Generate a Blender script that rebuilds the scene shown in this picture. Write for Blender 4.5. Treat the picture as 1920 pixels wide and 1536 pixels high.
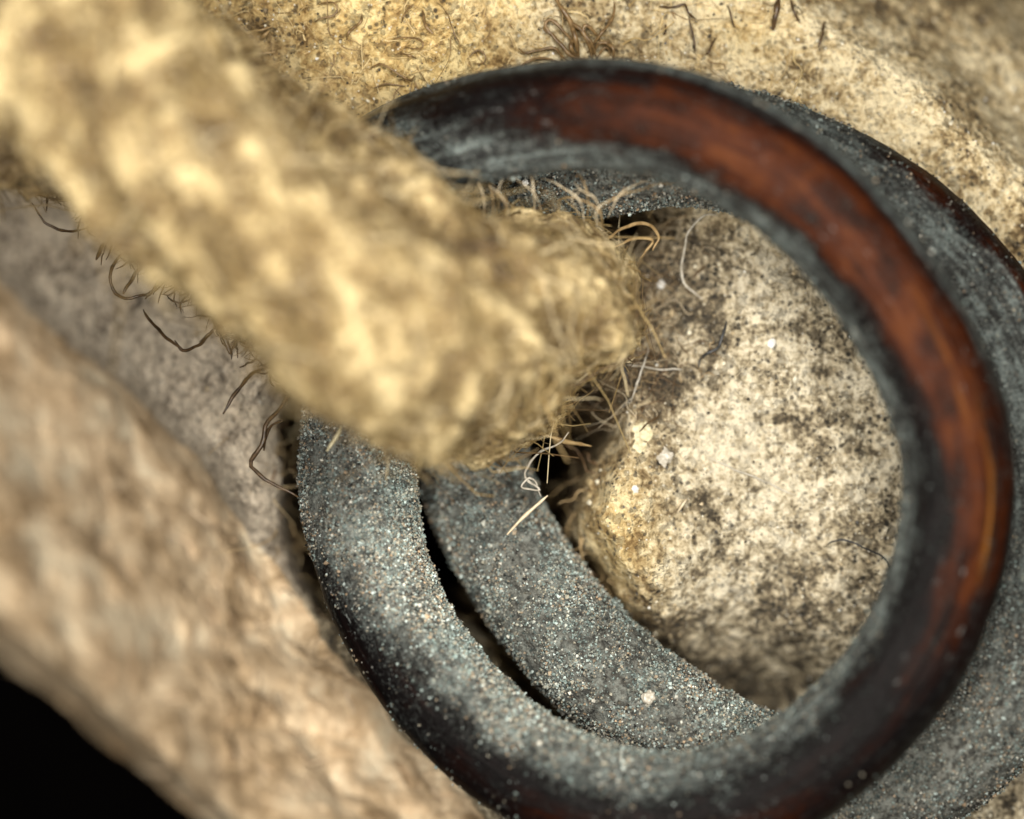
import bpy, math, random
import numpy as np

for o in list(bpy.data.objects):
    bpy.data.objects.remove(o, do_unlink=True)
scene = bpy.context.scene
col = scene.collection
rng = np.random.default_rng(7)
random.seed(7)

# ------------------------------------------------------------------ camera
# one unit is about 5 mm: a hand microscope looking straight down
scene.unit_settings.system = 'METRIC'
scene.unit_settings.scale_length = 0.005
CAM_H = 5.0                      # lens above the leather face
cam = bpy.data.cameras.new('microscope_camera')
cam_o = bpy.data.objects.new('microscope_camera', cam)
col.objects.link(cam_o)
cam_o.location = (0, 0, CAM_H)
cam.sensor_fit = 'HORIZONTAL'
cam.sensor_width = 38.4
cam.lens = 100.0                 # frame is 1.92 units wide at the leather face
cam.clip_start = 0.05
cam.clip_end = 60
cam.dof.use_dof = True
cam.dof.focus_distance = CAM_H - 0.065
cam.dof.aperture_fstop = 0.40
scene.camera = cam_o

# ------------------------------------------------------------------ light
world = bpy.data.worlds.new('World')
scene.world = world
world.use_nodes = True
world.node_tree.nodes['Background'].inputs[0].default_value = (1.0, 0.97, 0.92, 1)
world.node_tree.nodes['Background'].inputs[1].default_value = 0.02
LED_N, LED_R, LED_Z, LED_W = 8, 1.05, 3.5, 35.0
for i in range(LED_N):
    a = 2 * math.pi * (i + .5) / LED_N
    ld = bpy.data.lights.new('ring_light_led', 'AREA')
    ld.shape = 'DISK'
    ld.size = 0.10
    # the ring sits a little off the axis, so its upper-right lamps reach the subject stronger
    ld.energy = LED_W * (1.0 + 0.28 * math.cos(a - math.radians(80)))
    ld.color = (1.0, 0.945, 0.85)
    lo = bpy.data.objects.new('ring_light_led', ld)
    col.objects.link(lo)
    p = np.array([.06 + LED_R * math.cos(a), .06 + LED_R * math.sin(a), LED_Z])
    lo.location = p
    from mathutils import Vector
    lo.rotation_euler = (Vector((0.05, -0.0, 0)) - Vector(p)).to_track_quat('-Z', 'Y').to_euler()

vs = scene.view_settings
vs.view_transform = 'Standard'
vs.look = 'None'
vs.exposure = 0.0
vs.gamma = 1.0
scene.cycles.use_denoising = True
try:
    scene.cycles.denoiser = 'OPENIMAGEDENOISE'
    scene.cycles.denoising_input_passes = 'RGB_ALBEDO_NORMAL'
except Exception:
    pass
scene.cycles.max_bounces = 5
scene.cycles.sample_clamp_indirect = 4

# ------------------------------------------------------------------ helpers
def P(px, py, z):
    """place a point seen at (px, py) on the photograph at height z above the leather"""
    px = np.asarray(px, float); py = np.asarray(py, float); z = np.asarray(z, float)
    f = (CAM_H - z) / CAM_H
    return np.stack([(px - 960) / 1000 * f, (768 - py) / 1000 * f, z + 0 * px], -1)

def hash3(i, j, k, seed):
    h = (i.astype(np.int64) * 374761393 + j.astype(np.int64) * 668265263 + k.astype(np.int64) * 2147483647 + seed * 1274126177) & 0xffffffff
    h = ((h ^ (h >> 13)) * 1274126177) & 0xffffffff
    h = ((h ^ (h >> 16)) * 2246822519) & 0xffffffff
    h = h ^ (h >> 15)
    return (h & 0xffffff) / float(0xffffff)

def vnoise(p, seed=0):
    f = np.floor(p); i = f.astype(np.int64); t = p - f
    t = t * t * t * (t * (t * 6 - 15) + 10)
    out = 0
    for a in (0, 1):
        wa = t[:, 0] if a else 1 - t[:, 0]
        for b in (0, 1):
            wb = t[:, 1] if b else 1 - t[:, 1]
            for c in (0, 1):
                wc = t[:, 2] if c else 1 - t[:, 2]
                out = out + wa * wb * wc * hash3(i[:, 0] + a, i[:, 1] + b, i[:, 2] + c, seed)
    return out * 2 - 1

def fbm(p, scale, oct=4, seed=0, gain=.5, ridged=False):
    s, a, f, n = 0, 1.0, scale, 0
    for o in range(oct):
        v = vnoise(p * f + o * 17.3, seed + o)
        if ridged:
            v = 1 - 2 * np.abs(v)
        s = s + a * v; n += a; a *= gain; f *= 2.03
    return s / n

def sstep(a, b, x):
    t = np.clip((x - a) / (b - a), 0, 1)
    return t * t * (3 - 2 * t)

def catmull(pts, n):
    pts = np.asarray(pts, float)
    ext = np.vstack([2 * pts[0] - pts[1], pts, 2 * pts[-1] - pts[-2]])
    out = []
    for i in range(len(pts) - 1):
        p0, p1, p2, p3 = ext[i:i + 4]
        t = np.linspace(0, 1, 24, endpoint=False)[:, None]
        out.append(.5 * (2 * p1 + (p2 - p0) * t + (2 * p0 - 5 * p1 + 4 * p2 - p3) * t ** 2 + (3 * p1 - p0 - 3 * p2 + p3) * t ** 3))
    out.append(pts[-1:])
    c = np.vstack(out)
    d = np.r_[0, np.cumsum(np.linalg.norm(np.diff(c[:, :3], axis=0), axis=1))]
    u = np.linspace(0, d[-1], n)
    return np.stack([np.interp(u, d, c[:, k]) for k in range(c.shape[1])], -1)

def mesh_from(name, V, F, smooth=True, attrs=None):
    """V (n,3) and F (m,k) arrays to a mesh, with float attributes on points"""
    me = bpy.data.meshes.new(name)
    F = np.asarray(F, np.int32); k = F.shape[1]
    me.vertices.add(len(V)); me.vertices.foreach_set('co', np.asarray(V, np.float32).ravel())
    me.loops.add(F.size); me.loops.foreach_set('vertex_index', F.ravel())
    me.polygons.add(len(F))
    me.polygons.foreach_set('loop_start', np.arange(0, F.size, k, dtype=np.int32))
    me.polygons.foreach_set('loop_total', np.full(len(F), k, np.int32))
    me.update(calc_edges=True)
    me.polygons.foreach_set('use_smooth', np.full(len(F), smooth, bool))
    for an, av in (attrs or {}).items():
        av = np.asarray(av, np.float32)
        if av.ndim == 1:
            at = me.attributes.new(an, 'FLOAT', 'POINT'); at.data.foreach_set('value', av)
        else:
            at = me.attributes.new(an, 'FLOAT_VECTOR', 'POINT'); at.data.foreach_set('vector', av.ravel())
    me.validate()
    return me

def obj(name, me, mat, parent=None, kind=None):
    o = bpy.data.objects.new(name, me)
    col.objects.link(o)
    me.materials.clear(); me.materials.append(mat)
    if parent is not None:
        o.parent = parent
        o.location = -parent.location
    if kind:
        o['kind'] = kind
    return o

def thing(name, label, cat, loc, group=None):
    o = bpy.data.objects.new(name, None); col.objects.link(o)
    o.empty_display_size = .05
    o.location = loc; o['label'] = label; o['category'] = cat
    if group: o['group'] = group
    return o

def tag(o, label, cat, group=None):
    o['label'] = label; o['category'] = cat
    if group: o['group'] = group
    return o

def tubes(paths, radius, k=4):
    """paths (M,N,3), radius (M,N) -> V, F, fibre index of each vertex, position along it"""
    paths = np.asarray(paths, float); M, N, _ = paths.shape
    radius = np.broadcast_to(radius, (M, N))
    T = np.gradient(paths, axis=1)
    T /= np.linalg.norm(T, axis=2, keepdims=True) + 1e-9
    ref = np.zeros((M, 1, 3)); ref[:, 0, :] = np.array([.31, .22, .92])
    A = np.cross(T, ref); A /= np.linalg.norm(A, axis=2, keepdims=True) + 1e-9
    B = np.cross(T, A)
    ang = np.arange(k) * 2 * np.pi / k
    V = paths[:, :, None, :] + radius[:, :, None, None] * (np.cos(ang)[None, None, :, None] * A[:, :, None, :] + np.sin(ang)[None, None, :, None] * B[:, :, None, :])
    base = (np.arange(M) * N * k)[:, None, None]
    i = np.arange(N - 1)[None, :, None] * k; j = np.arange(k)[None, None, :]; j2 = (j + 1) % k
    F = np.stack([base + i + j, base + i + j2, base + i + k + j2, base + i + k + j], -1).reshape(-1, 4)
    fid = np.repeat(np.arange(M), N * k)
    return V.reshape(-1, 3), F, fid

# ---- node helpers
def new_mat(name):
    m = bpy.data.materials.new(name); m.use_nodes = True
    nt = m.node_tree
    return m, nt, nt.nodes['Principled BSDF']

def nd(nt, t, **kw):
    n = nt.nodes.new(t)
    for k, v in kw.items():
        if k.startswith('i_'):
            key = k[2:]
            key = int(key) if key.isdigit() else key.replace('_', ' ')
            if isinstance(v, bpy.types.NodeSocket): nt.links.new(v, n.inputs[key])
            else: n.inputs[key].default_value = v
        else:
            setattr(n, k, v)
    return n

def mth(nt, op, a, b=None, clamp=False):
    n = nt.nodes.new('ShaderNodeMath'); n.operation = op; n.use_clamp = clamp
    for i, v in enumerate((a, b)):
        if v is None: continue
        if isinstance(v, bpy.types.NodeSocket): nt.links.new(v, n.inputs[i])
        else: n.inputs[i].default_value = v
    return n.outputs[0]

def mix(nt, fac, a, b, mode='MIX'):
    n = nt.nodes.new('ShaderNodeMix'); n.data_type = 'RGBA'; n.blend_type = mode; n.clamp_factor = True
    for sk, v in ((n.inputs[0], fac), (n.inputs[6], a), (n.inputs[7], b)):
        if isinstance(v, bpy.types.NodeSocket): nt.links.new(v, sk)
        elif isinstance(v, (int, float)): sk.default_value = v
        else: sk.default_value = (*v, 1)
    return n.outputs[2]

def ramp(nt, fac, stops, interp='LINEAR'):
    n = nt.nodes.new('ShaderNodeValToRGB'); n.color_ramp.interpolation = interp
    nt.links.new(fac, n.inputs[0])
    els = n.color_ramp.elements
    while len(els) < len(stops): els.new(.5)
    for e, (p, c) in zip(els, stops):
        e.position = p; e.color = (*c, 1) if len(c) == 3 else c
    return n.outputs[0]

def rng_map(nt, v, a, b, c=0., d=1.):
    n = nt.nodes.new('ShaderNodeMapRange'); n.clamp = True; n.interpolation_type = 'SMOOTHSTEP'
    nt.links.new(v, n.inputs[0])
    for i, x in zip((1, 2, 3, 4), (a, b, c, d)): n.inputs[i].default_value = x
    return n.outputs[0]

def noise(nt, vec, scale, detail=4, rough=.55, dist=0.):
    n = nt.nodes.new('ShaderNodeTexNoise'); n.normalize = True
    nt.links.new(vec, n.inputs['Vector'])
    n.inputs['Scale'].default_value = scale; n.inputs['Detail'].default_value = detail
    n.inputs['Roughness'].default_value = rough; n.inputs['Distortion'].default_value = dist
    return n.outputs[0]

def voro(nt, vec, scale, out='Distance', rnd=1.):
    n = nt.nodes.new('ShaderNodeTexVoronoi')
    nt.links.new(vec, n.inputs['Vector']); n.inputs['Scale'].default_value = scale; n.inputs['Randomness'].default_value = rnd
    return n

def attr(nt, name, out='Fac'):
    n = nt.nodes.new('ShaderNodeAttribute'); n.attribute_name = name
    return n.outputs[out]

def bump(nt, h, strength, dist, normal=None):
    n = nt.nodes.new('ShaderNodeBump'); n.inputs['Strength'].default_value = strength; n.inputs['Distance'].default_value = dist
    nt.links.new(h, n.inputs['Height'])
    if normal is not None: nt.links.new(normal, n.inputs['Normal'])
    return n.outputs[0]

# ------------------------------------------------------------------ materials
def mat_grain():
    m, nt, b = new_mat('parchment_grain_face')
    co = nd(nt, 'ShaderNodeTexCoord').outputs['Object']
    dirt_shade, gold, brown, violet = (attr(nt, k) for k in ('dirt_shade', 'gold', 'brown', 'violet'))
    n1 = noise(nt, co, 8, 8, .62, .3); n2 = noise(nt, co, 30, 6, .65, .4); n3 = noise(nt, co, 95, 4, .6)
    v = mth(nt, 'ADD', mth(nt, 'MULTIPLY', n1, .30), mth(nt, 'ADD', mth(nt, 'MULTIPLY', n2, .46), mth(nt, 'MULTIPLY', n3, .32)))
    v = mth(nt, 'SUBTRACT', v, .03)
    v = mth(nt, 'SUBTRACT', v, mth(nt, 'MULTIPLY', mth(nt, 'SUBTRACT', dirt_shade, .4), .17))
    c = ramp(nt, v, [(.39, (.05, .041, .028)), (.445, (.145, .115, .073)), (.485, (.33, .275, .18)), (.525, (.58, .495, .34)), (.58, (.84, .76, .58))])
    # golden, less soiled hide
    g = ramp(nt, v, [(.40, (.20, .115, .035)), (.46, (.46, .30, .11)), (.52, (.68, .49, .20)), (.585, (.90, .72, .36))])
    c = mix(nt, gold, c, g)
    vi = ramp(nt, v, [(.38, (.15, .122, .095)), (.44, (.43, .355, .27)), (.51, (.70, .60, .47))])
    c = mix(nt, violet, c, vi)
    br = ramp(nt, v, [(.38, (.045, .028, .012)), (.46, (.15, .10, .05)), (.58, (.40, .29, .16))])
    c = mix(nt, brown, c, br)
    # specks of black soil, coarse and fine
    keep = mth(nt, 'MULTIPLY', mth(nt, 'ADD', .30, mth(nt, 'MULTIPLY', dirt_shade, 1.1), True), mth(nt, 'SUBTRACT', 1.0, mth(nt, 'MULTIPLY', violet, .6)))
    s1 = mth(nt, 'MULTIPLY', rng_map(nt, noise(nt, co, 48, 3, .6, .2), .555, .60), keep)
    c = mix(nt, mth(nt, 'MULTIPLY', s1, .66), c, (.035, .03, .024))
    vn = voro(nt, co, 72); d = vn.outputs['Distance']; hr = nd(nt, 'ShaderNodeSeparateColor', i_0=vn.outputs['Color']).outputs[0]
    dots = mth(nt, 'MULTIPLY', rng_map(nt, d, .40, .26), mth(nt, 'GREATER_THAN', hr, .60))
    c = mix(nt, mth(nt, 'MULTIPLY', dots, keep), c, (.03, .027, .022))
    # pale crystalline grains
    vn2 = voro(nt, co, 120); hr2 = nd(nt, 'ShaderNodeSeparateColor', i_0=vn2.outputs['Color']).outputs[1]
    wd = mth(nt, 'MULTIPLY', rng_map(nt, vn2.outputs['Distance'], .3, .15), mth(nt, 'GREATER_THAN', hr2, .9))
    c = mix(nt, mth(nt, 'MULTIPLY', wd, .8), c, (.82, .78, .66))
    nt.links.new(c, b.inputs['Base Color'])
    h = mth(nt, 'ADD', mth(nt, 'ADD', mth(nt, 'MULTIPLY', n2, .5), n3), mth(nt, 'MULTIPLY', s1, -.5))
    h = mth(nt, 'ADD', h, mth(nt, 'MULTIPLY', noise(nt, co, 230, 3, .6), .5))
    nt.links.new(bump(nt, h, .8, .018), b.inputs['Normal'])
    b.inputs['Roughness'].default_value = .55
    b.inputs['Specular IOR Level'].default_value = .45
    return m

def mat_cut():
    m, nt, b = new_mat('fibrous_cut_hide')
    co = nd(nt, 'ShaderNodeTexCoord').outputs['Object']
    mp = nd(nt, 'ShaderNodeMapping', i_Vector=co); mp.inputs['Rotation'].default_value = (0, 0, math.radians(42)); mp.inputs['Scale'].default_value = (1.1, 1, 1)
    n1 = noise(nt, mp.outputs[0], 4.5, 4, .55, .8); n2 = noise(nt, co, 13, 4, .55, .6); n3 = noise(nt, co, 70, 3)
    v = mth(nt, 'ADD', mth(nt, 'MULTIPLY', n1, .5), mth(nt, 'ADD', mth(nt, 'MULTIPLY', n2, .38), mth(nt, 'MULTIPLY', n3, .12)))
    c = ramp(nt, v, [(.38, (.24, .155, .08)), (.45, (.56, .40, .235)), (.52, (.82, .63, .41)), (.60, (.92, .79, .57))])
    nt.links.new(c, b.inputs['Base Color'])
    nt.links.new(bump(nt, mth(nt, 'ADD', n1, n2), .8, .03), b.inputs['Normal'])
    b.inputs['Roughness'].default_value = .6
    return m

def mat_suede(name='suede_hide', k=(1, 1, 1)):
    m, nt, b = new_mat(name)
    co = nd(nt, 'ShaderNodeTexCoord').outputs['Object']
    lum = attr(nt, 'lump')
    n1 = noise(nt, co, 9, 5, .6, .5); n2 = noise(nt, co, 20, 5, .62, .8); n3 = noise(nt, co, 95, 3)
    v = mth(nt, 'ADD', mth(nt, 'MULTIPLY', n1, .4), mth(nt, 'ADD', mth(nt, 'MULTIPLY', n2, .4), mth(nt, 'MULTIPLY', n3, .2)))
    v = mth(nt, 'ADD', v, mth(nt, 'MULTIPLY', lum, .075))  # crease shade painted in: hollows darker, ridges paler
    c = ramp(nt, v, [(q, tuple(a * b_ for a, b_ in zip(cc, k))) for q, cc in ((.41, (.060, .034, .013)), (.46, (.16, .103, .041)), (.52, (.32, .228, .100)), (.60, (.74, .59, .315)))])
    nt.links.new(c, b.inputs['Base Color'])
    h = mth(nt, 'ADD', mth(nt, 'MULTIPLY', n2, .8), n3)
    nt.links.new(bump(nt, h, .8, .02), b.inputs['Normal'])
    b.inputs['Roughness'].default_value = .36
    b.inputs['Specular IOR Level'].default_value = .6
    b.inputs['Sheen Weight'].default_value = .1
    b.inputs['Sheen Tint'].default_value = (1, .85, .55, 1)
    return m

def mat_fibre(name='suede_fibre'):
    m, nt, b = new_mat(name)
    c = attr(nt, 'tint', 'Color')
    nt.links.new(c, b.inputs['Base Color'])
    b.inputs['Roughness'].default_value = .42
    b.inputs['Specular IOR Level'].default_value = .5
    return m

def mat_plain(name, c1, c2, scale=60, rough=.5, spec=.5):
    m, nt, b = new_mat(name)
    co = nd(nt, 'ShaderNodeTexCoord').outputs['Object']
    n = noise(nt, co, scale, 4, .6)
    nt.links.new(ramp(nt, n, [(.35, c1), (.65, c2)]), b.inputs['Base Color'])
    b.inputs['Roughness'].default_value = rough
    b.inputs['Specular IOR Level'].default_value = spec
    return m

def mat_wire():
    m, nt, b = new_mat('corroded_copper')
    co = nd(nt, 'ShaderNodeTexCoord').outputs['Object']
    st = attr(nt, 'wirecoord', 'Vector')      # along the wire, round the wire
    worn, pat = attr(nt, 'worn'), attr(nt, 'patina')
    mp = nd(nt, 'ShaderNodeMapping', i_Vector=st); mp.inputs['Scale'].default_value = (2.4, 5.5, 1)
    streak = noise(nt, mp.outputs[0], 2.6, 7, .62, .5)
    mp2 = nd(nt, 'ShaderNodeMapping', i_Vector=st); mp2.inputs['Scale'].default_value = (3.6, 26, 1)
    line = noise(nt, mp2.outputs[0], 1.5, 5, .6)
    nf = noise(nt, co, 60, 5, .65); nff = noise(nt, co, 190, 4, .65)
    # oxide-dark metal to rubbed red copper
    w = mth(nt, 'ADD', mth(nt, 'MULTIPLY', worn, 1.0), mth(nt, 'ADD', mth(nt, 'MULTIPLY', mth(nt, 'SUBTRACT', streak, .5), 1.5), mth(nt, 'ADD', mth(nt, 'MULTIPLY', mth(nt, 'SUBTRACT', line, .5), .6), mth(nt, 'MULTIPLY', mth(nt, 'SUBTRACT', noise(nt, co, 13, 7, .68, .4), .5), 1.0))))
    base = ramp(nt, w, [(.12, (.004, .003, .0032)), (.42, (.009, .0032, .0024)), (.62, (.026, .0058, .0014)), (.82, (.048, .0103, .0017)), (1.0, (.076, .0195, .0028))])
    base = mix(nt, mth(nt, 'MULTIPLY', attr(nt, 'orange_line'), rng_map(nt, line, .40, .6)), base, (.22, .085, .014))
    # grey-green corrosion
    p = mth(nt, 'ADD', pat, mth(nt, 'ADD', mth(nt, 'MULTIPLY', mth(nt, 'SUBTRACT', streak, .5), -.8), mth(nt, 'ADD', mth(nt, 'MULTIPLY', mth(nt, 'SUBTRACT', nf, .5), .7), mth(nt, 'MULTIPLY', mth(nt, 'SUBTRACT', nff, .5), 1.1))))
    pf = mth(nt, 'MULTIPLY', mth(nt, 'SUBTRACT', p, .10), 1.15, True)
    pc = ramp(nt, mth(nt, 'ADD', mth(nt, 'MULTIPLY', noise(nt, co, 34, 5, .6), .45), mth(nt, 'MULTIPLY', line, .55)), [(.40, (.020, .021, .022)), (.49, (.085, .095, .093)), (.58, (.26, .31, .30))])
    pc = mix(nt, rng_map(nt, nff, .55, .68), pc, (.34, .37, .34))
    pc = mix(nt, rng_map(nt, nff, .44, .36), pc, (.03, .033, .035))
    pc = mix(nt, mth(nt, 'MULTIPLY', attr(nt, 'crust'), .75), pc, ramp(nt, nf, [(.4, (.055, .053, .047)), (.5, (.125, .122, .105)), (.6, (.23, .235, .21))]))
    pc = mix(nt, mth(nt, 'MULTIPLY', attr(nt, 'pale_tone'), .7), pc, ramp(nt, nf, [(.38, (.09, .095, .088)), (.5, (.20, .215, .20)), (.62, (.36, .42, .40))]))
    c = mix(nt, pf, base, pc)
    # pale flecks strewn over the dark metal
    mp3 = nd(nt, 'ShaderNodeMapping', i_Vector=st); mp3.inputs['Scale'].default_value = (20, 42, 1)
    fl = mth(nt, 'MULTIPLY', rng_map(nt, noise(nt, mp3.outputs[0], 1.6, 4, .65, .4), .63, .72), rng_map(nt, noise(nt, co, 9, 2), .42, .6))
    c = mix(nt, mth(nt, 'MULTIPLY', fl, .55), c, (.42, .46, .45))
    nt.links.new(c, b.inputs['Base Color'])
    nt.links.new(mth(nt, 'MULTIPLY', mth(nt, 'SUBTRACT', 1.0, pf), .15), b.inputs['Metallic'])
    nt.links.new(rng_map(nt, pf, 0, 1, .5, .85), b.inputs['Roughness'])
    b.inputs['Specular IOR Level'].default_value = .14
    h = mth(nt, 'ADD', mth(nt, 'MULTIPLY', line, .6), mth(nt, 'MULTIPLY', mth(nt, 'ADD', nf, nff), mth(nt, 'ADD', pf, .15)))
    nt.links.new(bump(nt, h, .7, .012), b.inputs['Normal'])
    return m

M = dict(grain=mat_grain(), cut=mat_cut(), suede=mat_suede(), fibre=mat_fibre(), wire=mat_wire())
M['suede_dark'] = mat_suede('shaded_suede_hide', (.55, .50, .45))  # darkened suede copy, shade put into the colour of the upper-left strand
M['crust'] = mat_fibre('corrosion_grain'); M['crust'].node_tree.nodes['Principled BSDF'].inputs['Roughness'].default_value = .6
M['granule'] = mat_fibre('soil_granule')
M['dark_hair'] = mat_plain('dark_hair', (.03, .017, .008), (.11, .065, .028), 90, .4)
M['brown_hair'] = mat_plain('brown_hair', (.10, .06, .024), (.26, .165, .07), 90, .4)
M['black_hair'] = mat_plain('black_hair', (.012, .014, .016), (.04, .042, .045), 90, .4)
M['pale_fibre'] = mat_plain('pale_fibre', (.48, .38, .24), (.78, .68, .5), 70, .4)
M['white_fibre'] = mat_plain('white_fibre', (.34, .31, .25), (.62, .58, .50), 70, .35)
M['tan_fibre'] = mat_plain('tan_fibre', (.26, .165, .07), (.46, .33, .16), 60, .45)
M['flake'] = mat_plain('pale_flake', (.42, .36, .20), (.74, .68, .46), 90, .5)
M['white_grain'] = mat_plain('white_grain', (.6, .6, .57), (.85, .85, .82), 60, .3)
M['black_backdrop'] = mat_plain('backdrop_black', (.002, .0015, .0015), (.004, .003, .003), 2, .9, .05)

# ------------------------------------------------------------------ setting
tb = mesh_from('black_backdrop', [(-9, -9, -3.2), (9, -9, -3.2), (9, 9, -3.2), (-9, 9, -3.2)], [(0, 1, 2, 3)], False)
t = obj('black_backdrop', tb, M['black_backdrop'], kind='structure')  # black sheet added far below so the empty void stays dark

# ------------------------------------------------------------------ the hide
HOLE = np.array([(548, 690), (528, 820), (522, 930), (532, 1030), (590, 1140), (690, 1185), (800, 1150), (900, 1195), (985, 1285), (1075, 1365), (1180, 1425), (1270, 1405),
                 (1262, 1270), (1200, 1180), (1125, 1085), (1068, 985), (1082, 905), (1128, 830), (1138, 770), (1105, 690), (1110, 560), (1150, 480), (1228, 415),
                 (1170, 375), (1060, 345), (960, 330), (860, 330), (740, 420), (620, 560)], float)
EDGE = np.array([(-700, -40), (-300, 270), (0, 530), (150, 655), (300, 775), (420, 900), (510, 1030), (580, 1130), (650, 1250), (760, 1370), (900, 1520), (1100, 1740), (1500, 2150)], float)

LOW = np.array([(-700, 640), (-300, 955), (0, 1195), (120, 1290), (250, 1395), (385, 1515), (600, 1700), (900, 1990)], float)

def seg_dist(X, Y, poly, closed):
    n = len(poly); best = np.full(X.shape, 1e9); side = np.zeros(X.shape)
    for i in range(n if closed else n - 1):
        a, b_ = poly[i], poly[(i + 1) % n]
        d = b_ - a; L2 = d @ d
        t_ = np.clip(((X - a[0]) * d[0] + (Y - a[1]) * d[1]) / L2, 0, 1)
        ex, ey = X - a[0] - t_ * d[0], Y - a[1] - t_ * d[1]
        dd = np.hypot(ex, ey)
        cr = d[0] * ey - d[1] * ex
        m_ = dd < best
        best = np.where(m_, dd, best); side = np.where(m_, cr, side)
    return best, side

def inside(X, Y, poly):
    r = np.zeros(X.shape, bool); n = len(poly); j = n - 1
    for i in range(n):
        xi, yi = poly[i]; xj, yj = poly[j]
        r ^= ((yi > Y) != (yj > Y)) & (X < (xj - xi) * (Y - yi) / (yj - yi + 1e-12) + xi)
        j = i
    return r

def gauss(X, Y, cx, cy, r, ry=None):
    ry = ry or r
    return np.exp(-(((X - cx) / r) ** 2 + ((Y - cy) / ry) ** 2))

def hide_fields(X, Y):
    """height of the hide, its stains and painted shade; X, Y flat arrays in photograph pixels"""
    p = np.stack([X / 1000, Y / 1000, np.zeros_like(X)], -1)
    Xw = X + 26 * fbm(p, 9, 4, 51); Yw = Y + 26 * fbm(p, 9, 4, 61)
    hd, _ = seg_dist(Xw, Yw, HOLE, True)
    hin = inside(Xw, Yw, HOLE)
    sd = np.where(hin, -hd, hd)                       # + outside the hole
    ed, side = seg_dist(Xw, Yw, EDGE, False)
    e = np.where(side > 0, ed, -ed)                   # + beyond the edge, towards the cut
    ld, lside = seg_dist(X + 14 * fbm(p, 7, 3, 81), Y + 14 * fbm(p, 7, 3, 82), LOW, False)
    low = np.where(lside > 0, ld, -ld)                # + beyond the lower rim of the cut
    z = np.zeros_like(X)
    z -= .03 + .36 * sstep(600, -50, X) * sstep(150, 500, Y + .25 * X)
    # the far shoulder drops off at the upper right, in worn strata
    a = np.array([1400., -20.]); d = np.array([560., 430.]); d /= np.linalg.norm(d)
    q = (X - a[0]) * d[1] - (Y - a[1]) * d[0]
    q = q + 30 * fbm(p, 3, 3, 71)
    z -= .62 * sstep(-40, 520, q)
    z += .035 * np.sin(q / 30.) * sstep(-120, 60, q) * (fbm(p, 4, 3, 77) * .5 + .7)
    z += .05 * gauss(X, Y, 720, 90, 300, 190)
    z -= .30 * gauss(X, Y, 1390, 1330, 210, 150)
    z -= .24 * gauss(X, Y, 930, 1290, 150, 130)
    z += .06 * gauss(X, Y, 1170, 1010, 130, 190)
    z -= .08 * gauss(X, Y, 1230, 480, 110, 160)
    z -= .06 * sstep(1650, 2000, X) * sstep(700, 1200, Y)
    # cut edge falls away from the lens
    z -= .0010 * np.clip(e, 0, 900) + .10 * sstep(-25, 25, low) + .16 * sstep(-50, 60, e)
    # rolled rim and walls of the torn hole
    z -= .10 * sstep(60, 0, sd) + .75 * sstep(12, -70, sd)
    # relief
    cutm = sstep(0, 50, e)
    r1 = fbm(p, 11, 5, 3); r2 = fbm(p, 38, 4, 13); r3 = fbm(p, 6, 4, 23, ridged=True)
    z += (1 - cutm) * (.020 * r1 + .011 * r2 + .006 * fbm(p, 110, 2, 33))
    ca, sa = math.cos(math.radians(42)), math.sin(math.radians(42))
    pr = np.stack([(p[:, 0] * ca + p[:, 1] * sa), (-p[:, 0] * sa + p[:, 1] * ca) * 2.2, p[:, 2]], -1)
    pf = np.stack([p[:, 0] + .05 * fbm(p, 5, 2, 91), p[:, 1] + .05 * fbm(p, 5, 2, 92), p[:, 2]], -1)
    z += cutm * (.045 * fbm(pf, 5.5, 4, 5, ridged=True) + .025 * fbm(p, 9, 3, 6))
    # stains, plus shade painted in at the lower inside and the wire gap
    nz = fbm(p, 6, 4, 41)
    dirt_shade = .48 - .20 * sstep(420, 250, Y) + .12 * gauss(X, Y, 1260, 500, 150, 170) + .14 * gauss(X, Y, 1230, 800, 90, 160) + .35 * gauss(X, Y, 1330, 1330, 250, 130) - .30 * gauss(X, Y, 1450, 800, 170, 330) + .28 * fbm(p, 16, 3, 43) \
        - .12 * gauss(X, Y, 1250, 90, 260, 120) + .08 * sstep(1550, 1900, X) * sstep(300, 0, Y) + .25 * gauss(X, Y, 1120, 80, 100, 70) + .35 * nz  # the dark patch at the lower inside of the ring is painted shade
    gold = np.maximum(sstep(1120, 830, X + 130 * nz) * .95, .40) * sstep(480, 300, Y - .25 * np.clip(X - 1300, 0, 900)) + .8 * gauss(X, Y, 1150, 1010, 95, 190) * sstep(-10, 40, sd + 40) + .3 * gauss(X, Y, 1400, 60, 80, 60)
    brown = .42 * gauss(X, Y, 1205, 470, 75, 150) + .25 * gauss(X, Y, 1180, 690, 60, 110) + 1.0 * sstep(8, -30, sd) + .65 * gauss(X, Y, 480, 90, 100, 80) + .5 * gauss(X, Y, 640, 195, 110, 45) + .7 * gauss(X, Y, 950, 1330, 130, 100) + .4 * sstep(200, 0, hd) * gauss(X, Y, 1330, 1340, 130, 80)  # browner hole walls; the wire gap and lower inside are painted shade
    violet = sstep(620, 520, X) * sstep(280, 380, Y) * .9
    return z, sd, np.where(low > 25, 2000, e), np.clip(dirt_shade, 0, 1.2), np.clip(gold, 0, 1), np.clip(brown, 0, 1), np.clip(violet, 0, 1)

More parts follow.
